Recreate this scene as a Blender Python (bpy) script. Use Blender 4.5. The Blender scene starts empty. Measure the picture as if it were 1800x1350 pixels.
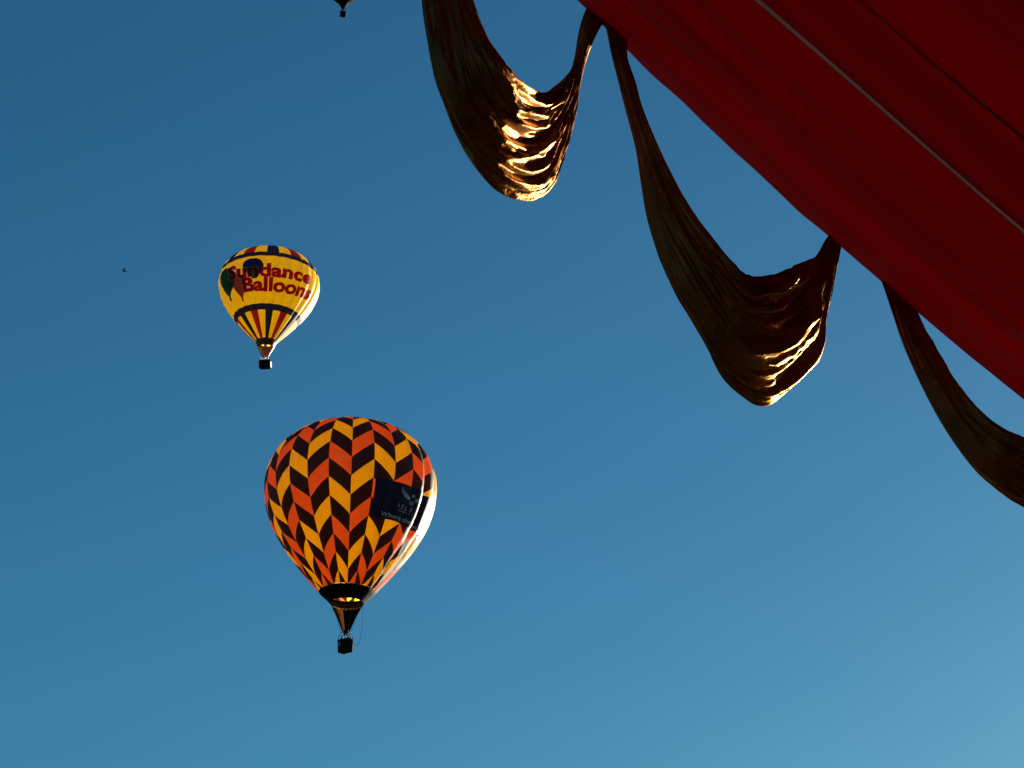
import bpy, bmesh, math, random
import numpy as np
from mathutils import Vector, Matrix

# ------------------------------------------------------------------ camera, sky, sun, exposure
scene = bpy.context.scene
COL = scene.collection
R = math.radians
PITCH = R(25.0)
CAM = Vector((0.0, 0.0, 1.7))
FPX, CX, CY = 3750.0, 900.0, 675.0            # lens in pixels of the 1800 x 1350 photograph
cam_data = bpy.data.cameras.new('camera')
cam_data.lens = 75.0
cam_data.sensor_width = 36.0
cam_data.clip_start = 0.1
cam_data.clip_end = 20000.0
cam = bpy.data.objects.new('camera', cam_data)
COL.objects.link(cam)
cam.location = CAM
cam.rotation_euler = (R(90) + PITCH, 0, 0)
scene.camera = cam

SUN_AZ, SUN_EL = R(36.0), R(6.0)              # azimuth to the right of the camera's heading (+Y)
SUN_DIR = Vector((math.cos(SUN_EL) * math.sin(SUN_AZ), math.cos(SUN_EL) * math.cos(SUN_AZ), math.sin(SUN_EL)))
world = bpy.data.worlds.new('World')
scene.world = world
world.use_nodes = True
wn, wl = world.node_tree.nodes, world.node_tree.links
wn.clear()
sky = wn.new('ShaderNodeTexSky')
sky.sky_type = 'NISHITA'
sky.sun_disc = False
sky.sun_elevation = SUN_EL
sky.sun_rotation = SUN_AZ
sky.altitude = 800
sky.air_density = 1.2
sky.dust_density = 1.2
sky.ozone_density = 6.0
bg = wn.new('ShaderNodeBackground')
bg.inputs['Strength'].default_value = 0.0528
wo = wn.new('ShaderNodeOutputWorld')
tint = wn.new('ShaderNodeMix'); tint.data_type = 'RGBA'; tint.blend_type = 'MULTIPLY'   # deep teal cast of the whole sky
tint.inputs[0].default_value = 1.0
tint.inputs[7].default_value = (0.70, 0.815, 0.612, 1)
wl.new(sky.outputs[0], tint.inputs[6])
wl.new(tint.outputs[2], bg.inputs['Color'])
wl.new(bg.outputs[0], wo.inputs['Surface'])

sun_data = bpy.data.lights.new('sun', 'SUN')
sun_data.energy = 5.0
sun_data.angle = R(0.53)
sun_data.color = (1.0, 0.86, 0.66)
sun = bpy.data.objects.new('sun', sun_data)
COL.objects.link(sun)
sun.rotation_euler = (-SUN_DIR).to_track_quat('-Z', 'Y').to_euler()

scene.view_settings.view_transform = 'Standard'
scene.view_settings.look = 'None'
scene.view_settings.gamma = 1.0
scene.view_settings.use_curve_mapping = False
scene.view_settings.exposure = 2.1
scene.render.engine = 'CYCLES'
scene.cycles.max_bounces = 14
scene.cycles.diffuse_bounces = 8
scene.cycles.glossy_bounces = 4
scene.cycles.transmission_bounces = 8

# ------------------------------------------------------------------ helpers
FWD = Vector((0, math.cos(PITCH), math.sin(PITCH)))
UPV = Vector((0, -math.sin(PITCH), math.cos(PITCH)))
RIGHT = Vector((1, 0, 0))


def ray(px, py):
    return (FWD + RIGHT * ((px - CX) / FPX) + UPV * ((CY - py) / FPX)).normalized()


def lerp(a, b, t):
    return a + (b - a) * t


def tag(o, label=None, cat=None, group=None, kind=None):
    if label: o['label'] = label
    if cat: o['category'] = cat
    if group: o['group'] = group
    if kind: o['kind'] = kind
    return o


def empty(name, loc=(0, 0, 0), rz=0.0):
    o = bpy.data.objects.new(name, None)
    COL.objects.link(o)
    o.location = loc
    o.rotation_euler = (0, 0, rz)
    o.empty_display_size = 0.3
    return o


def mesh_obj(name, verts, faces, mats, parent=None, midx=None, smooth=True):
    me = bpy.data.meshes.new(name)
    me.from_pydata([tuple(v) for v in verts], [], faces)
    for m in (mats if isinstance(mats, (list, tuple)) else [mats]):
        me.materials.append(m)
    if midx is not None:
        me.polygons.foreach_set('material_index', midx)
    me.polygons.foreach_set('use_smooth', [smooth] * len(me.polygons))
    me.update()
    o = bpy.data.objects.new(name, me)
    COL.objects.link(o)
    if parent: o.parent = parent
    return o


class MB:
    """collects simple solids, linked as ONE mesh object"""
    def __init__(self): self.v, self.f = [], []

    def add(self, v, f):
        k = len(self.v)
        self.v += [tuple(p) for p in v]
        self.f += [tuple(i + k for i in q) for q in f]
        return self

    def box(self, c, d, rz=0.0, taper=1.0):
        cs, sn = math.cos(rz), math.sin(rz)
        vs = []
        for z in (-.5, .5):
            t = 1.0 if z > 0 else taper
            for x, y in ((-.5, -.5), (.5, -.5), (.5, .5), (-.5, .5)):
                X, Y = x * d[0] * t, y * d[1] * t
                vs.append((c[0] + X * cs - Y * sn, c[1] + X * sn + Y * cs, c[2] + z * d[2]))
        return self.add(vs, [(3, 2, 1, 0), (4, 5, 6, 7), (0, 1, 5, 4), (1, 2, 6, 5), (2, 3, 7, 6), (3, 0, 4, 7)])

    def tube(self, pts, rad, n=8, closed=False, cap=True):
        pts = [Vector(p) for p in pts]
        m = len(pts)
        rr = rad if isinstance(rad, (list, tuple)) else [rad] * m
        vs, fs = [], []
        ref = Vector((0, 0, 1))
        for i, p in enumerate(pts):
            a = pts[(i - 1) % m] if closed or i > 0 else p
            b = pts[(i + 1) % m] if closed or i < m - 1 else p
            t = (b - a).normalized()
            up = ref if abs(t.dot(ref)) < .95 else Vector((1, 0, 0))
            x = t.cross(up).normalized(); y = x.cross(t)
            for k in range(n):
                w = 2 * math.pi * k / n
                vs.append(p + (x * math.cos(w) + y * math.sin(w)) * rr[i])
        for i in range(m if closed else m - 1):
            j = (i + 1) % m
            for k in range(n):
                l = (k + 1) % n
                fs.append((i * n + k, i * n + l, j * n + l, j * n + k))
        if cap and not closed:
            fs.append(tuple(range(n - 1, -1, -1)))
            fs.append(tuple(range((m - 1) * n, m * n)))
        return self.add(vs, fs)

    def build(self, name, mat, parent=None, smooth=True):
        return mesh_obj(name, self.v, self.f, mat, parent, smooth=smooth)


def nlat(seed, n=4096):
    return np.random.default_rng(seed).uniform(-1, 1, n)


def vnoise2(x, y, seed):
    """smooth lattice noise in [-1,1]"""
    t = nlat(seed)
    xi, yi = np.floor(x).astype(int), np.floor(y).astype(int)
    fx, fy = x - xi, y - yi
    fx, fy = fx * fx * (3 - 2 * fx), fy * fy * (3 - 2 * fy)
    h = lambda a, b: t[(a * 127 + b * 311 + a * b % 17) % 4096]
    return (h(xi, yi) * (1 - fx) + h(xi + 1, yi) * fx) * (1 - fy) + (h(xi, yi + 1) * (1 - fx) + h(xi + 1, yi + 1) * fx) * fy


# ------------------------------------------------------------------ materials
def fabric(name, col, trans=0.42, rough=0.50, spec=0.6, var=0.12, scale=1.2, tcol=None, bump=0.0):
    m = bpy.data.materials.new(name)
    m.use_nodes = True
    nt = m.node_tree; N, L = nt.nodes, nt.links
    N.clear()
    out = N.new('ShaderNodeOutputMaterial')
    pb = N.new('ShaderNodeBsdfPrincipled')
    pb.inputs['Roughness'].default_value = rough
    pb.inputs['Specular IOR Level'].default_value = spec
    tr = N.new('ShaderNodeBsdfTranslucent')
    mx = N.new('ShaderNodeMixShader'); mx.inputs[0].default_value = trans
    tc = N.new('ShaderNodeTexCoord')
    nz = N.new('ShaderNodeTexNoise'); nz.inputs['Scale'].default_value = scale; nz.inputs['Detail'].default_value = 5
    mr = N.new('ShaderNodeMapRange')
    mr.inputs[1].default_value = 0.3; mr.inputs[2].default_value = 0.7
    mr.inputs[3].default_value = 1 - var; mr.inputs[4].default_value = 1 + var
    L.new(tc.outputs['Object'], nz.inputs['Vector']); L.new(nz.outputs[0], mr.inputs[0])
    for c, sh, sock in ((col, pb, 'Base Color'), (tcol or col, tr, 'Color')):
        vm = N.new('ShaderNodeVectorMath'); vm.operation = 'SCALE'
        vm.inputs[0].default_value = c
        L.new(mr.outputs[0], vm.inputs['Scale']); L.new(vm.outputs[0], sh.inputs[sock])
    if bump:
        n2 = N.new('ShaderNodeTexNoise'); n2.inputs['Scale'].default_value = scale * 3; n2.inputs['Detail'].default_value = 4
        bp = N.new('ShaderNodeBump'); bp.inputs['Strength'].default_value = bump; bp.inputs['Distance'].default_value = .1
        L.new(tc.outputs['Object'], n2.inputs['Vector']); L.new(n2.outputs[0], bp.inputs['Height'])
        L.new(bp.outputs[0], pb.inputs['Normal'])
    L.new(pb.outputs[0], mx.inputs[1]); L.new(tr.outputs[0], mx.inputs[2])
    L.new(mx.outputs[0], out.inputs['Surface'])
    return m


def solid(name, col, rough=0.6, metal=0.0, var=0.25, scale=6.0, bump=0.0):
    m = bpy.data.materials.new(name)
    m.use_nodes = True
    nt = m.node_tree; N, L = nt.nodes, nt.links
    pb = N['Principled BSDF']
    pb.inputs['Specular IOR Level'].default_value = .15 if rough > .75 else .5
    pb.inputs['Roughness'].default_value = rough
    pb.inputs['Metallic'].default_value = metal
    tc = N.new('ShaderNodeTexCoord')
    nz = N.new('ShaderNodeTexNoise'); nz.inputs['Scale'].default_value = scale; nz.inputs['Detail'].default_value = 6
    rp = N.new('ShaderNodeValToRGB')
    rp.color_ramp.elements[0].color = tuple(c * (1 - var) for c in col) + (1,)
    rp.color_ramp.elements[1].color = tuple(min(1, c * (1 + var)) for c in col) + (1,)
    L.new(tc.outputs['Object'], nz.inputs['Vector']); L.new(nz.outputs[0], rp.inputs[0]); L.new(rp.outputs[0], pb.inputs['Base Color'])
    if bump:
        bp = N.new('ShaderNodeBump'); bp.inputs['Strength'].default_value = bump
        L.new(nz.outputs[0], bp.inputs['Height']); L.new(bp.outputs[0], pb.inputs['Normal'])
    return m


M = {}
M['yellow'] = fabric('yellow_nylon', (0.82, 0.52, 0.010), 0.80, tcol=(1.0, .74, .012), var=.05, bump=.12)
M['coral'] = fabric('coral_red_nylon', (0.62, 0.085, 0.045), 0.78, tcol=(.86, .17, .09), var=.05, bump=.12)
M['brown'] = fabric('dark_brown_nylon', (0.028, 0.0095, 0.005), 0.5, spec=.4)
M['black'] = fabric('black_nomex', (0.002, 0.0018, 0.0018), 0.02, rough=0.9, spec=.06)
M['tan'] = fabric('tan_nylon', (0.20, 0.08, 0.022), 0.25, rough=.8, spec=.1)
M['navy_banner'] = fabric('navy_banner', (0.020, 0.016, 0.048), 0.05, rough=0.6, spec=.2)
M['print_grey'] = fabric('pale_grey_print', (0.60, 0.58, 0.64), 0.1, rough=0.6)
M['white_tape'] = fabric('white_webbing', (0.75, 0.73, 0.70), 0.1)
M['gold_yellow'] = fabric('golden_yellow_nylon', (0.82, 0.55, 0.010), 0.58, tcol=(.97, .74, .012), var=.05, bump=.12)
M['royal'] = fabric('navy_blue_nylon', (0.016, 0.018, 0.15), 0.5, rough=.6, spec=.2)
M['crimson'] = fabric('crimson_nylon', (0.36, 0.008, 0.006), 0.45)
M['maroon'] = fabric('maroon_nomex', (0.045, 0.006, 0.005), 0.25)
M['print_red'] = fabric('dark_red_print', (0.44, 0.005, 0.005), 0.55, rough=.6, spec=.2)
M['print_peach'] = fabric('peach_print', (1.0, 0.68, 0.40), 0.6, spec=.2)
M['print_green'] = fabric('green_print', (0.010, 0.085, 0.015), 0.4, rough=.6, spec=.2)
M['print_plum'] = fabric('plum_print', (0.32, 0.07, 0.11), 0.5, rough=.6, spec=.2)
M['print_navy'] = fabric('navy_print', (0.016, 0.02, 0.15), 0.4, rough=.6, spec=.2)
M['dark_navy'] = fabric('dark_navy_nylon', (0.0025, 0.003, 0.006), 0.1, rough=.95, spec=.03)
M['dark_brown2'] = fabric('umber_nylon', (0.004, 0.0025, 0.002), 0.1, rough=.95, spec=.03)
M['wicker'] = solid('dark_wicker', (0.008, 0.006, 0.005), 0.9, bump=.4, scale=20)
M['suede'] = solid('black_suede', (0.012, 0.011, 0.011), 0.85)
M['steel'] = solid('brushed_steel', (0.62, 0.62, 0.63), 0.3, metal=1.0)
M['black_metal'] = solid('black_metal', (0.012, 0.012, 0.012), 0.85)
M['cable'] = solid('dark_cable', (0.02, 0.02, 0.022), 0.9)
M['sunlit_pale'] = solid('pale_sunlit_side', (0.62, 0.60, 0.58), 0.8, var=.1)  # pale tone stands in for sun on the basket end
M['cloth_dark'] = solid('dark_clothing', (0.02, 0.02, 0.025), 0.85)
M['skin'] = solid('skin', (0.38, 0.22, 0.15), 0.6, var=.1)
M['feather'] = solid('dark_feathers', (0.02, 0.018, 0.02), 0.8)
M['plaque'] = solid('grey_plaque', (0.30, 0.30, 0.31), 0.6)
M['grass'] = solid('dry_grass', (0.055, 0.05, 0.028), 0.95, var=.35, scale=.4)
M['red'] = fabric('deep_red_nylon', (0.155, 0.001, 0.009), 0.60, rough=0.75, spec=0.05, scale=.6, var=.10, tcol=(0.225, 0.0005, 0.004))
M['grey_tape'] = fabric('grey_white_webbing', (0.58, 0.40, 0.37), 0.05, rough=.7)
M['red_seam'] = fabric('dark_red_seam', (0.05, 0.001, 0.002), 0.02, rough=.6)

# ------------------------------------------------------------------ ground (out of frame: the field the camera stands in)
gv = [(0, 0, 0)]; gf = []
for ring, rad in enumerate((60, 600, 9000)):
    for k in range(48):
        w = 2 * math.pi * k / 48
        gv.append((rad * math.cos(w), rad * math.sin(w), 0))
for k in range(48):
    l = (k + 1) % 48
    gf.append((0, 1 + k, 1 + l))
    for ring in (0, 1):
        a, b = 1 + ring * 48, 1 + (ring + 1) * 48
        gf.append((a + k, b + k, b + l, a + l))
tag(mesh_obj('ground', gv, gf, M['grass'], smooth=False), kind='structure')

# ------------------------------------------------------------------ the big red envelope in the upper right
e1, e2 = ray(1005, 11), ray(1790, 711)
Sray = ray(1397.5, 361)
n_ = e1.cross(e2).normalized()
if n_.dot(RIGHT) < 0: n_ = -n_                        # towards the inside of the envelope
f_ = (Sray - n_ * Sray.dot(n_)).normalized()
a_ = n_.cross(f_).normalized()
if a_.dot(RIGHT) < 0: a_ = -a_                        # along the edge, to the lower right
TILT = R(8.0)                                         # lower right end leans towards the viewer
a2 = (a_ * math.cos(TILT) - f_ * math.sin(TILT)).normalized()
f2 = (f_ * math.cos(TILT) + a_ * math.sin(TILT)).normalized()
SD, RB, LB = 28.0, 10.5, 26.7
S_pt = CAM + f_ * SD
C_pt = S_pt + n_ * RB

TAPE, CREASE = 28.7, 35.3
GW = 360.0 / 26
SEAM = TAPE - GW


def red_surface(phi, x, lift=0.0):
    """phi in degrees from the left-hand outline towards the viewer, x along the body (m): numpy arrays -> (..,3)"""
    rr = RB * np.sqrt(np.clip(1 - (x / LB) ** 2, 0, 1))
    g = (phi - TAPE) / GW
    u = g - np.floor(g)
    sc = np.clip(rr / RB, 0, 1)
    bulge = 0.075 * (1 - (2 * u - 1) ** 2) - 0.05
    # long soft wrinkles running with the body, stronger near the seams
    w1 = vnoise2(phi / 2.6 + x * .10, x / 5.5 + 3, 5)
    w2 = vnoise2(phi / 1.1 - x * .06 + 7, x / 3.2, 9)
    w3 = vnoise2(phi / 5.2 + 11, x / 7.0, 12)
    wr = .065 * w1 + .022 * w2 + .09 * w3
    wr = wr * (0.35 + .65 * (1 - np.exp(-((phi + 2) / 9.0) ** 2)))
    crease = -0.075 * np.exp(-((phi - CREASE) / 0.35) ** 2) + 0.05 * np.exp(-((phi - CREASE - 1.0) / 0.9) ** 2)
    seamr = -0.02 * np.exp(-((phi - SEAM) / 0.30) ** 2)
    edge = (.020 * vnoise2(phi / 14., x / .7, 31) + .010 * vnoise2(phi / 9., x / .3, 41)) * np.exp(-(phi / 10.) ** 2)
    r = rr + (bulge + wr + crease + seamr + edge) * sc + lift
    ph = np.radians(phi)
    cn, cf = -np.cos(ph) * r, -np.sin(ph) * r
    P = np.array(C_pt)[None] + x[..., None] * np.array(a2) + cn[..., None] * np.array(n_) + cf[..., None] * np.array(f2)
    return P


def grid_faces(nu, nv, off=0):
    return [(off + i * nv + j, off + (i + 1) * nv + j, off + (i + 1) * nv + j + 1, off + i * nv + j + 1)
            for i in range(nu - 1) for j in range(nv - 1)]


red_base = C_pt
red = empty('red_balloon', red_base)
tag(red, 'huge dark red fabric balloon envelope filling the upper right corner', 'balloon')


def red_part(name, p0, p1, nphi, xs, mat, lift=0.0):
    ph = np.linspace(p0, p1, nphi)
    PH, X = np.meshgrid(ph, xs, indexing='ij')
    P = red_surface(PH, X, lift) - np.array(red_base)
    return mesh_obj(name, P.reshape(-1, 3), grid_faces(nphi, len(xs)), mat, red)


xs_fine = np.concatenate([np.linspace(-LB * .9995, -9, 14)[:-1], np.linspace(-9, 9, 150), np.linspace(9, LB * .9995, 14)[1:]])
xs_coarse = np.linspace(-LB * .9995, LB * .9995, 40)
for k in range(26):
    p0 = TAPE + GW * (k - 4)
    near = -20 <= p0 <= 61
    red_part('gore', p0, p0 + GW, 56 if near else 8, xs_fine if near else xs_coarse, M['red'])
red_part('load_tape', TAPE - .21, TAPE + .21, 5, xs_fine, M['grey_tape'], .012)
red_part('seam_cord', CREASE - .16, CREASE + .16, 5, xs_fine, M['red_seam'], .004)
red_part('seam_cord', SEAM - .10, SEAM + .10, 5, xs_fine, M['red_seam'], .006)

# wrinkle shading and light through the cloth, painted as long pale and dark streaks
def streaks(m, axis, na, nf):
    N, L = m.node_tree.nodes, m.node_tree.links
    tc = N.new('ShaderNodeTexCoord')
    cb_ = N.new('ShaderNodeCombineXYZ')
    for i, (v, k) in enumerate(((axis, .05), (na, 1.1), (nf, 1.1))):
        d = N.new('ShaderNodeVectorMath'); d.operation = 'DOT_PRODUCT'
        d.inputs[1].default_value = tuple(Vector(v) * k)
        L.new(tc.outputs['Object'], d.inputs[0]); L.new(d.outputs['Value'], cb_.inputs[i])
    nz = N.new('ShaderNodeTexNoise'); nz.inputs['Scale'].default_value = 1.1; nz.inputs['Detail'].default_value = 4; nz.inputs['Roughness'].default_value = .6
    L.new(cb_.outputs[0], nz.inputs['Vector'])
    for n in N:
        if n.type == 'MAP_RANGE':
            n.inputs[1].default_value = .32; n.inputs[2].default_value = .70
            n.inputs[3].default_value = .70; n.inputs[4].default_value = 1.32
            L.new(nz.outputs[0], n.inputs[0])


streaks(M['red'], a2, n_, f2)

# ------------------------------------------------------------------ gold lame swags hanging from the red envelope's edge
def lame_material():
    m = bpy.data.materials.new('gold_lame')
    m.use_nodes = True
    nt = m.node_tree; N, L = nt.nodes, nt.links
    N.clear()
    out = N.new('ShaderNodeOutputMaterial')
    tc = N.new('ShaderNodeTexCoord')
    nz = N.new('ShaderNodeTexNoise'); nz.inputs['Scale'].default_value = 2.2; nz.inputs['Detail'].default_value = 6
    L.new(tc.outputs['Object'], nz.inputs['Vector'])
    rp = N.new('ShaderNodeValToRGB')
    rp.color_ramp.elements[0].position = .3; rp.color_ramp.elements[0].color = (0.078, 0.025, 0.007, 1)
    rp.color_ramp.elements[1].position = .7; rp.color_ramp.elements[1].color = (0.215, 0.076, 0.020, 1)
    L.new(nz.outputs[0], rp.inputs[0])
    # crinkle relief of the thin foil cloth
    vo = N.new('ShaderNodeTexNoise'); vo.inputs['Scale'].default_value = 10; vo.inputs['Detail'].default_value = 4; vo.inputs['Distortion'].default_value = 1.2
    L.new(tc.outputs['Object'], vo.inputs['Vector'])
    bp = N.new('ShaderNodeBump'); bp.inputs['Strength'].default_value = .32; bp.inputs['Distance'].default_value = .03
    L.new(vo.outputs[0], bp.inputs['Height'])
    pb = N.new('ShaderNodeBsdfPrincipled')
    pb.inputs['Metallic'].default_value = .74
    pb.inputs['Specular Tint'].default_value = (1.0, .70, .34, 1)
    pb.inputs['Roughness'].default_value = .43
    L.new(rp.outputs[0], pb.inputs['Base Color']); L.new(bp.outputs[0], pb.inputs['Normal'])
    tr = N.new('ShaderNodeBsdfTranslucent'); tr.inputs['Color'].default_value = (0.50, 0.22, 0.025, 1)
    L.new(bp.outputs[0], tr.inputs['Normal'])
    mx = N.new('ShaderNodeMixShader'); mx.inputs[0].default_value = .07
    L.new(pb.outputs[0], mx.inputs[1]); L.new(tr.outputs[0], mx.inputs[2]); L.new(mx.outputs[0], out.inputs['Surface'])
    return m


M['lame'] = lame_material()


def catmull(P, n):
    P = np.asarray(P, float)
    m = len(P)
    t = np.linspace(0, m - 1, n)
    i = np.clip(np.floor(t).astype(int), 0, m - 2)
    f = (t - i)[:, None]
    p0, p1, p2, p3 = P[np.clip(i - 1, 0, m - 1)], P[i], P[i + 1], P[np.clip(i + 2, 0, m - 1)]
    return .5 * (2 * p1 + (p2 - p0) * f + (2 * p0 - 5 * p1 + 4 * p2 - p3) * f ** 2 + (3 * p1 - p0 - 3 * p2 + p3) * f ** 3)


def swag(stations, seed, label, extra=1.7, turn=1.15, nu=320, nv=200):
    """stations: (outer x, outer y, inner x, inner y, reach towards viewer m, belly, fold size)
    outlines are read off the photograph at the cloth's own distance, then given belly, folds and curled edges"""
    St = catmull(stations, nu)
    def pt(px, py):
        d = np.array(FWD)[None] + np.outer((px - CX) / FPX, np.array(RIGHT)) + np.outer((CY - py) / FPX, np.array(UPV))
        dist = SD / (d @ np.array(f_))
        return np.array(CAM)[None] + d * dist[:, None]
    def nearer(P, m):                                  # m metres closer along the line of sight
        v = P - np.array(CAM)
        return np.array(CAM) + v * (1 - m / np.linalg.norm(v, axis=-1))[..., None]
    A, B = pt(St[:, 0], St[:, 1]), pt(St[:, 2], St[:, 3])
    reach, belly, fold = .45 + St[:, 4] * turn + extra * np.sin(np.linspace(0, math.pi, nu)) ** .7, St[:, 5], St[:, 6]
    W = np.linalg.norm(B - A, axis=1)
    view = -np.array(FWD)
    ph = np.linspace(-.5 * math.pi, 1.5 * math.pi, nv)  # closed hollow tube of cloth
    lat = (.5 - .5 * np.cos(ph))
    dep = np.sin(ph)
    mid = np.array(f_) * -1.0
    Pm = A[:, None, :] + (B - A)[:, None, :] * lat[None, :, None]
    Pm = nearer(Pm, reach[:, None] + (belly * W)[:, None] * dep[None, :])
    # smooth normals
    du = np.gradient(Pm, axis=0); dv = np.gradient(Pm, axis=1)
    Nn = np.cross(du, dv); Nn /= np.linalg.norm(Nn, axis=2, keepdims=True) + 1e-9
    if (Nn[nu // 2, nv // 2] @ view) < 0: Nn = -Nn
    u = np.linspace(0, 1, nu)[:, None] + 0 * ph[None]
    v = lat[None, :] + 0 * u
    q = (ph / math.pi)[None, :] + 0 * u
    rng = np.random.default_rng(seed)
    D = np.zeros_like(u)
    for i in range(95):                                # single folds, each wandering along the cloth and dying out
        c0 = rng.uniform(-.1, 1.1)
        uc, ul = rng.uniform(.05, .95), rng.uniform(.14, .45)
        c = c0 + .10 * vnoise2(u * 5 + i * 3.1, u * 0 + i * 1.7, seed + 20) + .12 * (u - uc) * rng.uniform(-1, 1)
        w = rng.uniform(.008, .030)
        x = np.abs(q - c) / w
        D += rng.choice([1, 1, -1]) * rng.uniform(.35, 1.0) * np.exp(-x ** 1.35) * np.exp(-((u - uc) / ul) ** 4) * (w / .03) ** .5
    d1 = vnoise2(q * 4.0 + seed, u * 4.0, seed)
    d2 = vnoise2(q * 13.0 + u * 5, u * 14.0, seed + 2)
    d3 = vnoise2(q * 26.0 + u * 6, u * 34.0, seed + 3)
    d4 = vnoise2(q * 52.0 - u * 10, u * 90.0, seed + 4)
    cr = 1 - 2 * np.abs(vnoise2(q * 17 + u * 22, u * 40 - q * 9, seed + 6))
    D = (.55 * D + .45 * d1 + .16 * d2 + .03 * d3 + .008 * d4 + .05 * cr) * ((fold + .05) * W)[:, None] * .75
    taper = np.clip(np.sin(np.clip(q, 0, 1) * math.pi) ** .5, .22, 1)
    taper = taper * np.clip(np.minimum(q + .5, 1.5 - q) / .08, 0, 1)   # the two edges meet in one seam at the back
    Pm = Pm + Nn * (D * taper)[..., None]
    base = Pm.reshape(-1, 3).mean(0)
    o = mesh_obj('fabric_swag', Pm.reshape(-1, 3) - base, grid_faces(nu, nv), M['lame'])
    o.location = base
    tag(o, label, 'swag', 'gold fabric swags along the red envelope')
    return o


# outer contour, inner contour (pixels of the photograph), reach (m), belly, fold
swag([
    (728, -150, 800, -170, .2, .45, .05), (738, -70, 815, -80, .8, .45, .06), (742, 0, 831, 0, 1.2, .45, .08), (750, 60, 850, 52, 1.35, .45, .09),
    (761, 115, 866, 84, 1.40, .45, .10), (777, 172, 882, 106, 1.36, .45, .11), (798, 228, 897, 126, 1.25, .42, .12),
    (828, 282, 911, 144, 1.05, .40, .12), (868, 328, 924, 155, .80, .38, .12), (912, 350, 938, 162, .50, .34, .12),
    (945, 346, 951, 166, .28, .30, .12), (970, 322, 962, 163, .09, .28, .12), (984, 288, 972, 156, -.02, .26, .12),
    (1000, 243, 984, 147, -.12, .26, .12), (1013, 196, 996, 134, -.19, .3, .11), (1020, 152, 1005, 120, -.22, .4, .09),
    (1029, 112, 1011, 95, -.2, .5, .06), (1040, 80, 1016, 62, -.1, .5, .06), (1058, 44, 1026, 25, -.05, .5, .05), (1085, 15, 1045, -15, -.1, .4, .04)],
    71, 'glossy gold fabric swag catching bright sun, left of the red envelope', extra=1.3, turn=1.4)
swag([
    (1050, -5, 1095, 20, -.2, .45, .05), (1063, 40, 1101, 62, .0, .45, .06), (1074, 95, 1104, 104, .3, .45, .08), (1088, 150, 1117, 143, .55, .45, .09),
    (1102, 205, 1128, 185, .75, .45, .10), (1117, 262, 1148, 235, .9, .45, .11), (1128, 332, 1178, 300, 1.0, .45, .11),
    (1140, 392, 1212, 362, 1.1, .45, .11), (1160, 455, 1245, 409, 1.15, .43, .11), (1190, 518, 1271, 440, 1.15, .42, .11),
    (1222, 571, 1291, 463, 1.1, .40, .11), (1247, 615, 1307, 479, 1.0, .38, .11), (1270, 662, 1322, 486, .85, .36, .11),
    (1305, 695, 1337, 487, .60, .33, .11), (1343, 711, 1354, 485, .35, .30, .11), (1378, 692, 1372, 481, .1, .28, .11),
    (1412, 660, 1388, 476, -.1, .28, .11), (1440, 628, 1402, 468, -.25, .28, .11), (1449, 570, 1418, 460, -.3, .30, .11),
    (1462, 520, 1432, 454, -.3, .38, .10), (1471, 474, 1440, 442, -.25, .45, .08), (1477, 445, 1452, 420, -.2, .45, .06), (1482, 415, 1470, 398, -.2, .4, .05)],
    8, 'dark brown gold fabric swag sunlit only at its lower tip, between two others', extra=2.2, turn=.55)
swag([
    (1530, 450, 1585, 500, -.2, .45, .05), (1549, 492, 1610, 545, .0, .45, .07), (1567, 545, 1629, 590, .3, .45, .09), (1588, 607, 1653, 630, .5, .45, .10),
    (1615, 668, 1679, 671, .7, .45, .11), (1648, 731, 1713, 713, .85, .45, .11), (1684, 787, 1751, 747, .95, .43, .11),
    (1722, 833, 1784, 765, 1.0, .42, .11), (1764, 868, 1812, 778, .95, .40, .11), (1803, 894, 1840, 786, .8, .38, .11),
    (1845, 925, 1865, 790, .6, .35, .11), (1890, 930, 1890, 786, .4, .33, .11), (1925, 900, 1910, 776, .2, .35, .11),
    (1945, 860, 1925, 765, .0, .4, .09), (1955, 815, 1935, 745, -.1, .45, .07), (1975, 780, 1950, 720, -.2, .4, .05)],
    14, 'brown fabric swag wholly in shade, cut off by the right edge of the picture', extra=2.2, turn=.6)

# ------------------------------------------------------------------ balloon envelopes
def natural_profile(a0, smid, w, Rmax=9.0, n=400):
    s = np.linspace(0, 1, n)
    g = 1 / (1 + np.exp(-(s - smid) / w)); g = (g - g[0]) / (g[-1] - g[0])
    phi = a0 - (a0 + math.pi / 2) * g
    ds = 1 / (n - 1)
    r = np.cumsum(np.sin(phi)) * ds; z = np.cumsum(np.cos(phi)) * ds
    r = r - r[-1]
    k = Rmax / r.max()
    return s * k, r * k, z * k


class Envelope:
    def __init__(self, prof, th0=0.0, bulge=.15, dent=None):
        self.s, self.r, self.z = prof
        self.L = self.s[-1]
        self.th0, self.bulge, self.dent = th0, bulge, dent

    def P(self, th, s, lift=0.0):
        """th degrees (0 faces the viewer, + to the right), s metres up the meridian"""
        th, s = np.asarray(th, float), np.asarray(s, float)
        r = np.interp(s, self.s, self.r); z = np.interp(s, self.s, self.z)
        g = (th - self.th0) / 15.0
        u = g - np.floor(g)
        b = self.bulge * (.35 - (2 * u - 1) ** 2) * np.clip(r / 6.0, 0, 1)
        r = r + b + lift
        if self.dent is not None: r = r + self.dent(th, s)
        t = np.radians(th)
        return np.stack([r * np.sin(t), -r * np.cos(t), z], -1)


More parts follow.
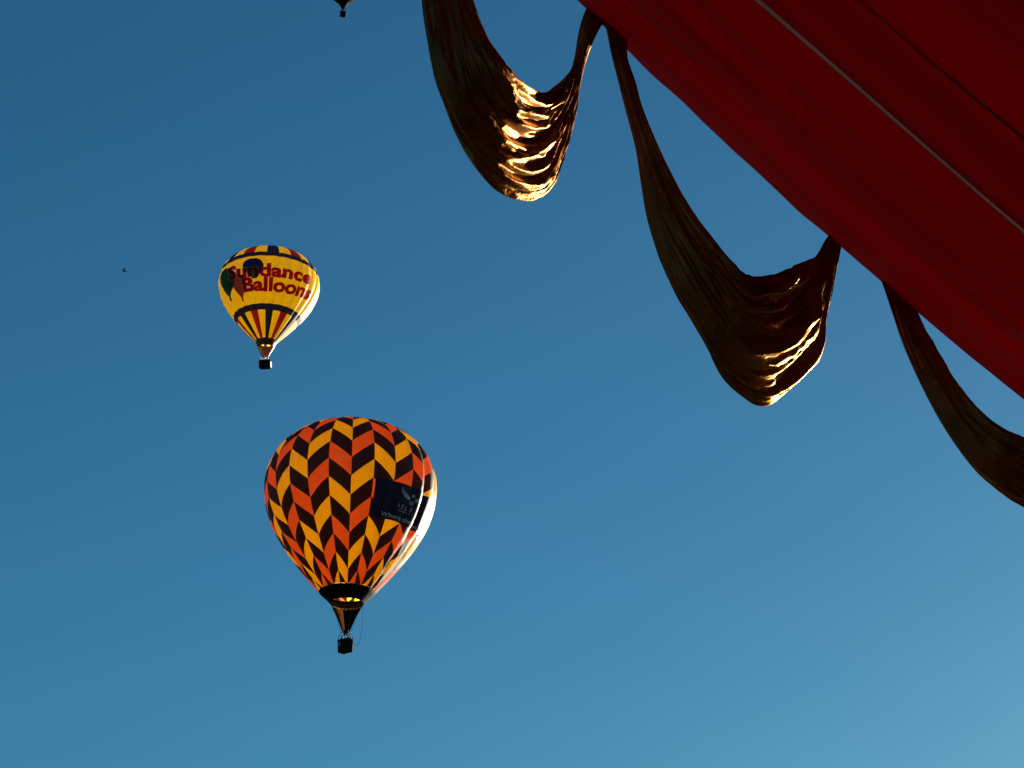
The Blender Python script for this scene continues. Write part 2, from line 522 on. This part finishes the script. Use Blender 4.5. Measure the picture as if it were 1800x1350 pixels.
def patch(name, E, TH, SS, mat, parent, lift=0.0, zoff=0.0):
    """grid patch; degenerate quads are dropped"""
    P = E.P(TH, SS, lift)
    nu, nv = TH.shape
    V = P.reshape(-1, 3)
    fs = []
    for q in grid_faces(nu, nv):
        a, b, c, d = (V[i] for i in q)
        if np.linalg.norm(np.cross(c - a, d - b)) > 1e-5: fs.append(q)
    if not fs: return None
    return mesh_obj(name, V, fs, mat, parent)


def mapped_text(name, E, body, x0, x1, s0, s1, mat, parent, lift, bold=0.0, quad=0.0, ref=None, spacing=1.0, cell=.12):
    """flat lettering wrapped on the cloth: capital height s0..s1, width x0..x1 degrees; ref = text the width refers to"""
    def mk(txt, off):
        cu = bpy.data.curves.new('lettering', 'FONT')
        cu.body = txt; cu.offset = off; cu.space_character = spacing
        cu.resolution_u = 4
        o = bpy.data.objects.new('lettering', cu); COL.objects.link(o)
        bpy.context.view_layer.update()
        me = bpy.data.meshes.new_from_object(o.evaluated_get(bpy.context.evaluated_depsgraph_get()))
        bpy.data.objects.remove(o)
        return me
    rm = mk(ref or body, 0.0)
    xs = [v.co.x for v in rm.vertices]; lo, hi = min(xs), max(xs)
    cap = mk('H', 0.0); ch = max(v.co.y for v in cap.vertices)
    me = mk(body, bold)
    bm = bmesh.new(); bm.from_mesh(me)
    bmesh.ops.triangulate(bm, faces=bm.faces[:])
    for axis in (0, 1):
        vals = [v.co[axis] for v in bm.verts]
        k = math.floor(min(vals) / cell)
        while k * cell < max(vals):
            co = [0, 0, 0]; co[axis] = k * cell
            no = [0, 0, 0]; no[axis] = 1
            bmesh.ops.bisect_plane(bm, geom=bm.verts[:] + bm.edges[:] + bm.faces[:], plane_co=co, plane_no=no, dist=1e-5)
            k += 1
    X = np.array([v.co[:] for v in bm.verts])
    bm.verts.index_update()
    fs = [tuple(v.index for v in f.verts) for f in bm.faces]
    bm.free()
    th = x0 + (X[:, 0] - lo) / (hi - lo) * (x1 - x0)
    s = s0 + X[:, 1] / ch * (s1 - s0) + quad * (th / 53.0) ** 2
    P = E.P(th, s, lift)
    words = body.split(' ')
    cuts = [-1e9]                                      # one part for each word
    for k in range(1, len(words)):
        xw = [v.co.x for v in mk(' '.join(words[:k]), bold).vertices]
        cuts.append(max(xw) + .01)
    cuts.append(1e9)
    for a, b in zip(cuts[:-1], cuts[1:]):
        sel = [f for f in fs if a < X[list(f), 0].mean() <= b]
        ids = sorted({i for f in sel for i in f}); mp = {i: n for n, i in enumerate(ids)}
        mesh_obj(name, P[ids], [tuple(mp[i] for i in f) for f in sel], mat, parent)


def mapped_polygon(name, E, pts, mat, parent, lift, step=1.2):
    """closed outline (deg, m) filled with a fine grid-cut mesh on the cloth"""
    P = catmull(list(pts) + [pts[0]], len(pts) * 5)[:-1]
    bm = bmesh.new()
    vs = [bm.verts.new((p[0] / 8.0, p[1], 0)) for p in P]
    f = bm.faces.new(vs)
    bmesh.ops.triangulate(bm, faces=[f])
    for axis in (0, 1):
        vals = [v.co[axis] for v in bm.verts]
        c = .25
        k = math.floor(min(vals) / c)
        while k * c < max(vals):
            co = [0, 0, 0]; co[axis] = k * c
            no = [0, 0, 0]; no[axis] = 1
            bmesh.ops.bisect_plane(bm, geom=bm.verts[:] + bm.edges[:] + bm.faces[:], plane_co=co, plane_no=no, dist=1e-5)
            k += 1
    X = np.array([v.co[:] for v in bm.verts]); bm.verts.index_update()
    fs = [tuple(v.index for v in q.verts) for q in bm.faces]; bm.free()
    return mesh_obj(name, E.P(X[:, 0] * 8.0, X[:, 1], lift), fs, mat, parent)


def ring_strip(name, rads, zs, th0, th1, n, mat, parent, squash=None):
    """surface of revolution between successive (radius, height) rings"""
    th = np.radians(np.linspace(th0, th1, n))
    V = []
    for r, z in zip(rads, zs):
        for t in th: V.append((r * math.sin(t), -r * math.cos(t), z))
    return mesh_obj(name, V, grid_faces(len(rads), n), mat, parent)


def basket(parent, zb, w, d, h, rz, zfire, frame_r, mats, lit_uprights=False):
    """wicker basket with padded rim, floor runners, uprights, burner frame and burners (all heights local)"""
    cs, sn = math.cos(rz), math.sin(rz)
    def rot(x, y, z): return (x * cs - y * sn, x * sn + y * cs, z)
    # body: slightly flared rounded box with woven courses
    V, F = [], []
    n = 40; rows = 18
    for i in range(rows + 1):
        t = i / rows
        fl = .94 + .06 * t
        wob = .012 * (i % 2)
        for k in range(n):
            a = 2 * math.pi * k / n
            c, s2 = math.cos(a), math.sin(a)
            p = 7.0
            q = (abs(c) ** p + abs(s2) ** p) ** (-1 / p)
            V.append(rot((w / 2 * fl + wob) * c * q, (d / 2 * fl + wob) * s2 * q, zb + h * t))
    for i in range(rows):
        for k in range(n):
            l = (k + 1) % n
            F.append((i * n + k, i * n + l, (i + 1) * n + l, (i + 1) * n + k))
    F.append(tuple(range(n - 1, -1, -1)))
    mesh_obj('wicker_body', V, F, M['wicker'], parent, smooth=False)
    rim = []
    for k in range(n):
        a = 2 * math.pi * k / n
        c, s2 = math.cos(a), math.sin(a)
        q = (abs(c) ** 7 + abs(s2) ** 7) ** (-1 / 7)
        rim.append(rot(w / 2 * c * q, d / 2 * s2 * q, zb + h + .03))
    MB().tube(rim, .06, 8, closed=True).build('padded_rim', M['suede'], parent)
    for x in (-.3, 0, .3):
        MB().box(rot(x * w, 0, zb - .025), (.08, d * .94, .05), rz).build('floor_runner', M['suede'], parent, smooth=False)
    for sx in (-1, 1):
        for sy in (-1, 1):
            b = rot(sx * w * .46, sy * d * .46, zb + h)
            t = rot(sx * frame_r * .72, sy * frame_r * .72, zfire)
            MB().tube([b, t], .028, 6).build('upright', mats['upright'], parent)
    fr = [rot(frame_r * .75 * x, frame_r * .75 * y, zfire) for x, y in ((-1, -1), (1, -1), (1, 1), (-1, 1))]
    MB().tube(fr, .03, 6, closed=True).build('burner_frame', mats['upright'], parent)
    for sx in (-.16, .16):
        MB().tube([rot(sx, 0, zfire - .25), rot(sx, 0, zfire - .05), rot(sx, 0, zfire + .05), rot(sx, 0, zfire + .32)], [.07, .13, .15, .15], 10).build('burner', mats['burner'], parent)


def suspension(parent, z0, r0, z1, r1, n, rad=.012, th_off=0.0):
    for k in range(n):
        t = 2 * math.pi * (k + .5) / n + th_off
        MB().tube([(r0 * math.sin(t), -r0 * math.cos(t), z0), (r1 * math.sin(t), -r1 * math.cos(t), z1)], rad, 5).build('cable', M['cable'], parent)


def place(px, Dg, zworld):
    """ground distance Dg, straight ahead of the pixel column px (at the thing's own height)"""
    fw = Dg * math.cos(PITCH) + (zworld - CAM.z) * math.sin(PITCH)
    x = (px - CX) / FPX * fw
    return (x, Dg, zworld), -math.atan2(x, Dg)


# ---- chevron balloon (nearer one) ---------------------------------------------------------------
PROF_C = natural_profile(0.72152401, 0.64041868, 0.15675197)
ZC = 73.0076 + 1.7


def dent_c(th, s):
    up = np.clip((s - 5.0) / 4.0, 0, 1) * np.clip((20.0 - s) / 5.0, 0, 1)
    c = th - (61.0 - .35 * (s - 11))
    d = -.30 * np.exp(-(c / 3.6) ** 2) * up + .16 * np.exp(-((c + 7) / 4.5) ** 2) * up
    # hand-sized puckers beside the rip line on the left
    a = np.exp(-(((th + 24) / 5) ** 2 + ((s - 10.3) / 2.2) ** 2))
    d = d + .07 * a * np.sin(np.radians(th * 115 + s * 60))
    # loose cloth low on the lit side
    b = np.exp(-(((th - 72) / 18) ** 2 + ((s - 5.0) / 4.5) ** 2))
    d = d + .05 * b * np.sin(np.radians(th * 38 + s * 55)) + .04 * b * np.sin(np.radians(th * 17 - s * 95))
    return d


EC = Envelope(PROF_C, 0.0, .13, dent_c)
loc, rz = place(610.3, 207.139, ZC)
cb = empty('hot_air_balloon', loc, rz)
tag(cb, 'hot air balloon with yellow, red and dark brown zigzag panels and navy banner', 'balloon', 'hot air balloons in flight')
SJ = lambda j: 16.97 - 1.94 * j
S_TOP = 24.6
rows = range(-5, 10)
COLS = {0: {1: 'coral', 3: 'yellow'}, 1: {0: 'coral', 2: 'yellow'}, 2: {1: 'yellow', 3: 'coral'}, 3: {0: 'yellow', 2: 'coral'}}
todo = []
for g in range(-12, 12):
    for j in rows:
        col = COLS[g % 4].get(j % 4, 'brown')
        lo_left = (g % 2 == 0)
        u = np.linspace(0, 1, 7)
        def line(jj):
            a, b = (SJ(jj), SJ(jj - 1)) if lo_left else (SJ(jj - 1), SJ(jj))
            return a + (b - a) * u
        top, bot = np.clip(line(j), 0, S_TOP), np.clip(line(j + 1), 0, S_TOP)
        if (top - bot).max() < .05: continue
        v = np.linspace(0, 1, 5)
        SS = bot[:, None] + (top - bot)[:, None] * v[None]
        TH = (15.0 * (g + u))[:, None] + 0 * v[None]
        todo.append((abs(g + .5), TH, SS, col))
todo.sort(key=lambda t: t[0])
for k, (_, TH, SS, col) in enumerate(todo[:300]):
    patch('panel', EC, TH, SS, M[col], cb)
if len(todo) > 300:
    V, F, mi = [], [], []
    names = ['brown', 'yellow', 'coral']
    for (_, TH, SS, col) in todo[300:]:
        P = EC.P(TH, SS).reshape(-1, 3)
        for q in grid_faces(*TH.shape, off=len(V)):
            a, b, c, d = (P[i - len(V)] for i in q)
            if np.linalg.norm(np.cross(c - a, d - b)) > 1e-5:
                F.append(q); mi.append(names.index(col))
        V += list(P)
    tag(mesh_obj('rear_panels', V, F, [M[n] for n in names], cb, mi), kind='stuff')
TH, SS = np.meshgrid(np.linspace(-180, 180, 145), np.linspace(S_TOP, EC.L, 6), indexing='ij')
patch('crown_cap', EC, TH, SS, M['brown'], cb)
# navy banner with its print
TH, SS = np.meshgrid(np.linspace(16.5, 90, 120), np.linspace(7.2, 11.12, 16), indexing='ij')
ban = patch('banner', EC, TH, SS, M['navy_banner'], cb, .045)
mapped_text('lettering', EC, 'ISLETA', 37.0, 62.0, 8.62, 9.02, M['print_grey'], ban, .075, .006, spacing=1.5)
mapped_text('lettering', EC, 'RESORT & CASINO', 38.0, 61.5, 8.30, 8.46, M['print_grey'], ban, .075, .0, spacing=1.3)
mapped_text('lettering', EC, 'Where the Fun Is', 24.5, 72.0, 7.42, 7.84, M['print_grey'], ban, .075, .018)


def stroke(pts, w0, w1, n=14):
    P = catmull(pts, n)
    T = np.gradient(P, axis=0); T /= np.linalg.norm(T, axis=1, keepdims=True)
    Nv = np.stack([-T[:, 1], T[:, 0]], -1)
    w = np.linspace(w0, w1, n)[:, None] / 2
    return P + Nv * w, P - Nv * w


EV, EF = [], []
for sgn in (-1, 1):                                   # spread wings: four feathers a side, then tail strokes
    for pts in ([(-1.50, .95), (-1.20, .45), (-.25, -.15)], [(-1.55, .60), (-1.20, .22), (-.28, -.22)],
                [(-1.52, .25), (-1.15, .0), (-.30, -.30)], [(-1.25, -.10), (-.95, -.22), (-.32, -.38)],
                [(-.30, -.62), (-.10, -.90), (.0, -1.02)], [(-.12, -.40), (-.10, -.58), (.0, -.70)]):
        A, B = stroke([(p[0] * sgn, p[1]) for p in pts], .06, .12)
        k = len(EV)
        for a, b in zip(A, B): EV += [a, b]
        EF += [(k + 2 * i, k + 2 * i + 1, k + 2 * i + 3, k + 2 * i + 2) for i in range(len(A) - 1)]
k = len(EV)
head = [(.16 * math.cos(t), .24 + .20 * math.sin(t)) for t in np.linspace(.3, 2 * math.pi - .9, 14)] + [(.26, .18)]
EV += [np.array((.02, .22))] + [np.array(h) for h in head]
EF += [(k, k + 1 + i, k + 2 + i) for i in range(len(head) - 1)]
EV = np.array(EV)
mesh_obj('eagle_emblem', EC.P(48.2 + EV[:, 0] * 7.6, 10.05 + EV[:, 1] * .78, .075), EF, M['print_grey'], ban)

zc = lambda s: float(np.interp(s, EC.s, EC.z))
r0 = float(EC.r[0])
ring_strip('mouth_band', [r0 - .09, r0 + .03, r0 - .27, r0 - .6, 1.72], [.035, .02, -.28, -.6, -1.14], -180, 180, 97, M['black'], cb)
ring_strip('mouth_hem', [1.74, 1.75], [-1.02, -1.16], -180, 180, 97, M['black'], cb)
# scoop: open towards the viewer, closing on the burner frame
def scoop(parent, ra, za, rb, zb, th0, th1, mat, n=30, name='scoop'):
    return ring_strip(name, [lerp(ra, rb, t) - .06 * math.sin(t * math.pi) for t in np.linspace(0, 1, 8)],
                      [lerp(za, zb, t) for t in np.linspace(0, 1, 8)], th0, th1, n, mat, parent)
sc = scoop(cb, 1.70, -1.16, .42, -4.10, 98, 194, M['black'])
scoop(cb, 1.70, -1.16, .42, -4.10, 194, 222, M['tan'], 10, 'scoop_panel')
scoop(cb, 1.70, -1.16, .42, -4.10, 222, 262, M['black'], 10)
for k in range(9):                                    # white dashes of webbing inside the far rim
    t0 = 118 + k * 14.5
    ring_strip('reflective_dash', [1.60, 1.51], [-1.15, -1.36], t0, t0 + 9.5, 5, M['white_tape'], sc)
mc = {'upright': M['black_metal'], 'burner': M['black_metal']}
basket(cb, -6.34, 1.50, 0.96, 1.18, R(-42), -4.35, .55, mc)
suspension(cb, -4.35, .5, -1.14, 1.70, 8, .009)
# grey disc badge on the near left face of the basket
bd = [( .0, 0.0)]
cs, sn = math.cos(R(-42)), math.sin(R(-42))
V, F = [], []
for i, rr in enumerate((.10, .19)):
    for k in range(20):
        a = 2 * math.pi * k / 20
        x, y, z = -.35 + rr * math.cos(a), -.51, -5.58 + rr * math.sin(a)
        V.append((x * cs - y * sn, x * sn + y * cs, z))
F = [(k, (k + 1) % 20, 20 + (k + 1) % 20, 20 + k) for k in range(20)]
mesh_obj('basket_badge', V, F, M['plaque'], cb)
# vent line looping from the mouth down to the basket
P = catmull([(1.55, -.6, -1.05), (1.62, -.6, -1.9), (1.64, -.6, -3.3), (1.58, -.55, -4.5), (1.40, -.5, -5.45), (1.1, -.4, -5.72), (.88, -.2, -5.5), (.74, 0, -5.1)], 40)
MB().tube([tuple(p) for p in P], .017, 5).build('vent_line', M['cable'], cb)


# ---- people in its basket ------------------------------------------------------------------------
def person(name, verts, edges, rads, loc, rz, label):
    me = bpy.data.meshes.new('body'); me.from_pydata(verts, edges, [])
    o = bpy.data.objects.new('body', me); COL.objects.link(o)
    sk = o.modifiers.new('skin', 'SKIN')
    for v, r_ in zip(me.skin_vertices[0].data, rads): v.radius = (r_, r_ * .85)
    me.skin_vertices[0].data[0].use_root = True
    o.modifiers.new('sub', 'SUBSURF').levels = 1
    bpy.context.view_layer.update()
    m2 = bpy.data.meshes.new_from_object(o.evaluated_get(bpy.context.evaluated_depsgraph_get()))
    bpy.data.objects.remove(o)
    m2.materials.clear(); m2.materials.append(M['cloth_dark']); m2.materials.append(M['skin'])
    for p in m2.polygons:
        p.material_index = 1 if p.center.z > 1.47 else 0
        p.use_smooth = True
    q = bpy.data.objects.new(name, m2); COL.objects.link(q)
    q.location = loc; q.rotation_euler = (0, 0, rz)
    tag(q, label, 'person', 'people riding in the basket')
    # cap of hair
    V, F = [], []
    for i in range(5):
        e = i / 4 * R(95)
        for k in range(12):
            a = 2 * math.pi * k / 12
            V.append((.098 * math.sin(e) * math.cos(a), .115 * math.sin(e) * math.sin(a), 1.615 + .135 * math.cos(e)))
    F = [(i * 12 + k, i * 12 + (k + 1) % 12, (i + 1) * 12 + (k + 1) % 12, (i + 1) * 12 + k) for i in range(4) for k in range(12)]
    h = mesh_obj('hair', V, F, M['feather'], q)
    return q


def body(hand_l, hand_r):
    V = [(0, 0, .95), (0, 0, 1.15), (0, 0, 1.36), (0, 0, 1.47), (0, -.01, 1.56), (0, -.01, 1.68),
         (-.18, 0, 1.38), lerp(Vector((-.18, 0, 1.38)), Vector(hand_l), .52), hand_l,
         (.18, 0, 1.38), lerp(Vector((.18, 0, 1.38)), Vector(hand_r), .52), hand_r,
         (-.10, 0, .88), (-.11, -.02, .48), (-.12, 0, .07), (-.12, -.15, .03), (.10, 0, .88), (.11, -.02, .48), (.12, 0, .07), (.12, -.15, .03)]
    E_ = [(0, 1), (1, 2), (2, 3), (3, 4), (4, 5), (2, 6), (6, 7), (7, 8), (2, 9), (9, 10), (10, 11),
          (0, 12), (12, 13), (13, 14), (14, 15), (0, 16), (16, 17), (17, 18), (18, 19)]
    Rr = [.15, .15, .16, .06, .085, .075, .07, .05, .035, .07, .05, .035, .09, .065, .045, .035, .09, .065, .045, .035]
    return [tuple(v) for v in V], E_, Rr


def in_basket(x, y):
    m = Matrix.Translation(Vector(loc)) @ Matrix.Rotation(rz, 4, 'Z')
    return m @ Vector((x, y, -6.31))


person('person', *body((-.28, -.22, 1.05), (.3, -.2, 1.08)), in_basket(-.36, .12), rz + .3, 'dark figure standing at the left side of the zigzag balloon basket')
person('person', *body((-.26, -.2, 1.05), (.16, -.05, 1.98)), in_basket(.34, -.16), rz - .3, 'dark figure with raised arm at right side of zigzag balloon basket')

# ---- yellow lettered balloon ---------------------------------------------------------------------
PROF_S = natural_profile(0.76081556, 0.67573898, 0.10551764)
ZS = 163.65 + 1.7
OFF = -5.0


def dent_s(th, s):
    up = np.clip((s - 9.0) / 3.0, 0, 1) * np.clip((21.0 - s) / 4.0, 0, 1)
    return (-.20 * np.exp(-((th - 69) / 2.4) ** 2) + .06 * np.exp(-((th - 63) / 3.0) ** 2)) * up


ES = Envelope(PROF_S, OFF, .14, dent_s)
loc, rz = place(466.5, 339.604, ZS)
sb = empty('hot_air_balloon', loc, rz)
tag(sb, 'yellow hot air balloon lettered in dark red with blue bands', 'balloon', 'hot air balloons in flight')
STRIPE = ['royal', 'gold_yellow', 'crimson', 'gold_yellow']
S_M = 3.9
for g in range(24):
    t0 = OFF + 15 * g
    cs_ = STRIPE[g % 4]
    for a, b, mt, nv in ((S_M, 9.04, cs_, 12), (9.04, 10.16, 'royal', 4), (10.16, 13.1, 'gold_yellow', 8), (13.1, 16.0, 'gold_yellow', 8),
                         (16.0, 18.91, 'gold_yellow', 8), (18.91, 19.95, 'royal', 4), (19.95, 28.4, cs_, 22)):
        TH, SS = np.meshgrid(np.linspace(t0, t0 + 15, 8), np.linspace(a, b, nv), indexing='ij')
        patch('panel', ES, TH, SS, M[mt], sb)
TH, SS = np.meshgrid(np.linspace(-180, 180, 145), np.linspace(28.4, ES.L, 6), indexing='ij')
patch('crown_cap', ES, TH, SS, M['royal'], sb)
mapped_polygon('green_balloon_print', ES, [(-55, 17.85), (-64, 18.2), (-71.5, 17.79), (-74.5, 17.0), (-74, 16), (-71.5, 14.95), (-69, 13.75), (-66, 13.0), (-68, 12.3), (-63.5, 12.05), (-61, 12.85), (-54.5, 13.6), (-46.5, 14.65), (-44, 15.84), (-46, 17.0)], M['print_green'], sb, .05)
mapped_polygon('plum_balloon_print', ES, [(-46, 15.6), (-51, 14.42), (-50, 13.53), (-45.5, 12.48), (-43, 11.73), (-43.3, 11.14), (-40.3, 11.0), (-39, 11.81), (-35, 12.63), (-32, 13.75), (-30.5, 15.2), (-38, 15.6)], M['print_plum'], sb, .07)
mapped_polygon('navy_balloon_print', ES, [(-32.5, 17.1), (-31.5, 17.71), (-28.5, 18.09), (-23, 18.4), (-18, 18.4), (-12.5, 18.05), (-9, 17.49), (-7.5, 16.96), (-8.5, 16.2), (-12.5, 15.3), (-15, 14.7), (-20, 14.6), (-24, 15.2), (-30, 16.2)], M['print_navy'], sb, .06)
T1 = dict(quad=.55, spacing=1.02, cell=.15)
mapped_text('lettering_outline', ES, 'Sun', -53, 53, 14.95, 17.15, M['print_peach'], sb, .09, .075, ref='Sundance', **T1)
mapped_text('lettering', ES, 'Sundance', -53, 53, 14.95, 17.15, M['print_red'], sb, .12, .046, **T1)
mapped_text('lettering_outline', ES, 'B', -34, 61, 12.35, 14.62, M['print_peach'], sb, .09, .075, ref='Balloons', **T1)
mapped_text('lettering', ES, 'Balloons', -34, 61, 12.35, 14.62, M['print_red'], sb, .12, .046, **T1)
rS, zS = float(np.interp(S_M, ES.s, ES.r)), float(np.interp(S_M, ES.s, ES.z))
ring_strip('mouth_band', [rS - .08, rS + .03, 1.65, 1.42], [zS + .035, zS + .02, zS - .5, 1.75], -180, 180, 73, M['maroon'], sb)
scoop(sb, 1.40, 1.73, .55, -.05, 75, 285, M['maroon'], 40)
ms = {'upright': M['steel'], 'burner': M['steel']}
basket(sb, -2.15, 2.1, 1.3, 1.2, R(-13), -.15, .62, ms)
suspension(sb, -.15, .6, 1.75, 1.4, 8)
c13, s13 = math.cos(R(-13)), math.sin(R(-13))          # added pale panel: sunlight painted onto the basket's right-hand end
MB().box((1.075 * c13, 1.075 * s13, -1.55), (.05, 1.0, .95), R(-13)).build('sunlit_side', M['sunlit_pale'], sb, smooth=False)

# ---- distant dark balloon whose basket just dips into the frame ----------------------------------
Dg3, z3 = 468.0, None
fw3 = 577.0
up3 = (CY - 15) / FPX * fw3                            # bottom of the cone at image row 15
y3 = fw3 * math.cos(PITCH) - up3 * math.sin(PITCH)
zz3 = fw3 * math.sin(PITCH) + up3 * math.cos(PITCH)
loc3, rz3 = place(603.2, y3, zz3 + CAM.z)
tb = empty('hot_air_balloon', loc3, rz3)
tag(tb, 'dark distant hot air balloon, only its basket and mouth showing at top edge', 'balloon', 'hot air balloons in flight')
ET = Envelope(PROF_S, 0.0, .1)
for g in range(24):
    mt = ('dark_navy', 'dark_brown2')[g % 2]
    TH, SS = np.meshgrid(np.linspace(15 * g, 15 * g + 15, 6), np.linspace(3.2, ET.L, 40), indexing='ij')
    o = patch('gore', ET, TH, SS, M[mt], tb)
    for v in o.data.vertices: v.co.z -= .55
rT, zT = float(np.interp(3.2, ET.s, ET.r)), float(np.interp(3.2, ET.s, ET.z)) - .55
ring_strip('mouth_band', [rT + .02, rT - .2, .9], [zT + .02, zT - .35, .95], -180, 180, 49, M['black'], tb)
scoop(tb, .88, .94, .4, -.1, 0, 360, M['black'], 40)
basket(tb, -2.45, 1.45, 1.2, 1.25, R(20), -.2, .55, mc)
suspension(tb, -.2, .5, .95, .9, 8)

# ---- a bird far off on the left ------------------------------------------------------------------
bl = CAM + ray(218.5, 476.3) * 120
V, F = [], []
prof = [(-.15, .0), (-.13, .02), (-.09, .035), (-.02, .045), (.06, .035), (.12, .018), (.16, .008)]
for i, (x, rr) in enumerate(prof):
    for k in range(8):
        a = 2 * math.pi * k / 8
        V.append((x, rr * math.cos(a), rr * math.sin(a) * .9))
F = [(i * 8 + k, i * 8 + (k + 1) % 8, (i + 1) * 8 + (k + 1) % 8, (i + 1) * 8 + k) for i in range(len(prof) - 1) for k in range(8)]
bird = mesh_obj('bird', V, F, M['feather'])
bird.location = bl; bird.rotation_euler = (0, R(8), R(10))
tag(bird, 'tiny dark bird flying in the open sky at far left', 'bird')
for sgn in (-1, 1):
    P = [(-.06, .03, .02), (.05, .03, .02), (.03, .16, .07), (-.05, .15, .08), (.07, .30, .04), (.02, .31, .045)]
    v2 = [(x, y * sgn, z) for x, y, z in P] + [(x, y * sgn, z - .008) for x, y, z in P]
    mesh_obj('wing', v2, [(0, 1, 2, 3), (3, 2, 4, 5), (6, 9, 8, 7), (9, 11, 10, 8), (1, 7, 8, 2), (2, 8, 10, 4), (0, 3, 9, 6), (3, 5, 11, 9), (4, 10, 11, 5)], M['feather'], bird)
mesh_obj('tail', [(.12, -.012, 0), (.12, .012, 0), (.24, .04, .03), (.22, 0, .02), (.24, -.04, -.03), (.12, 0, -.012)], [(0, 1, 2, 3), (0, 3, 4), (5, 1, 2, 3), (5, 3, 4), (0, 5, 1)], M['feather'], bird)
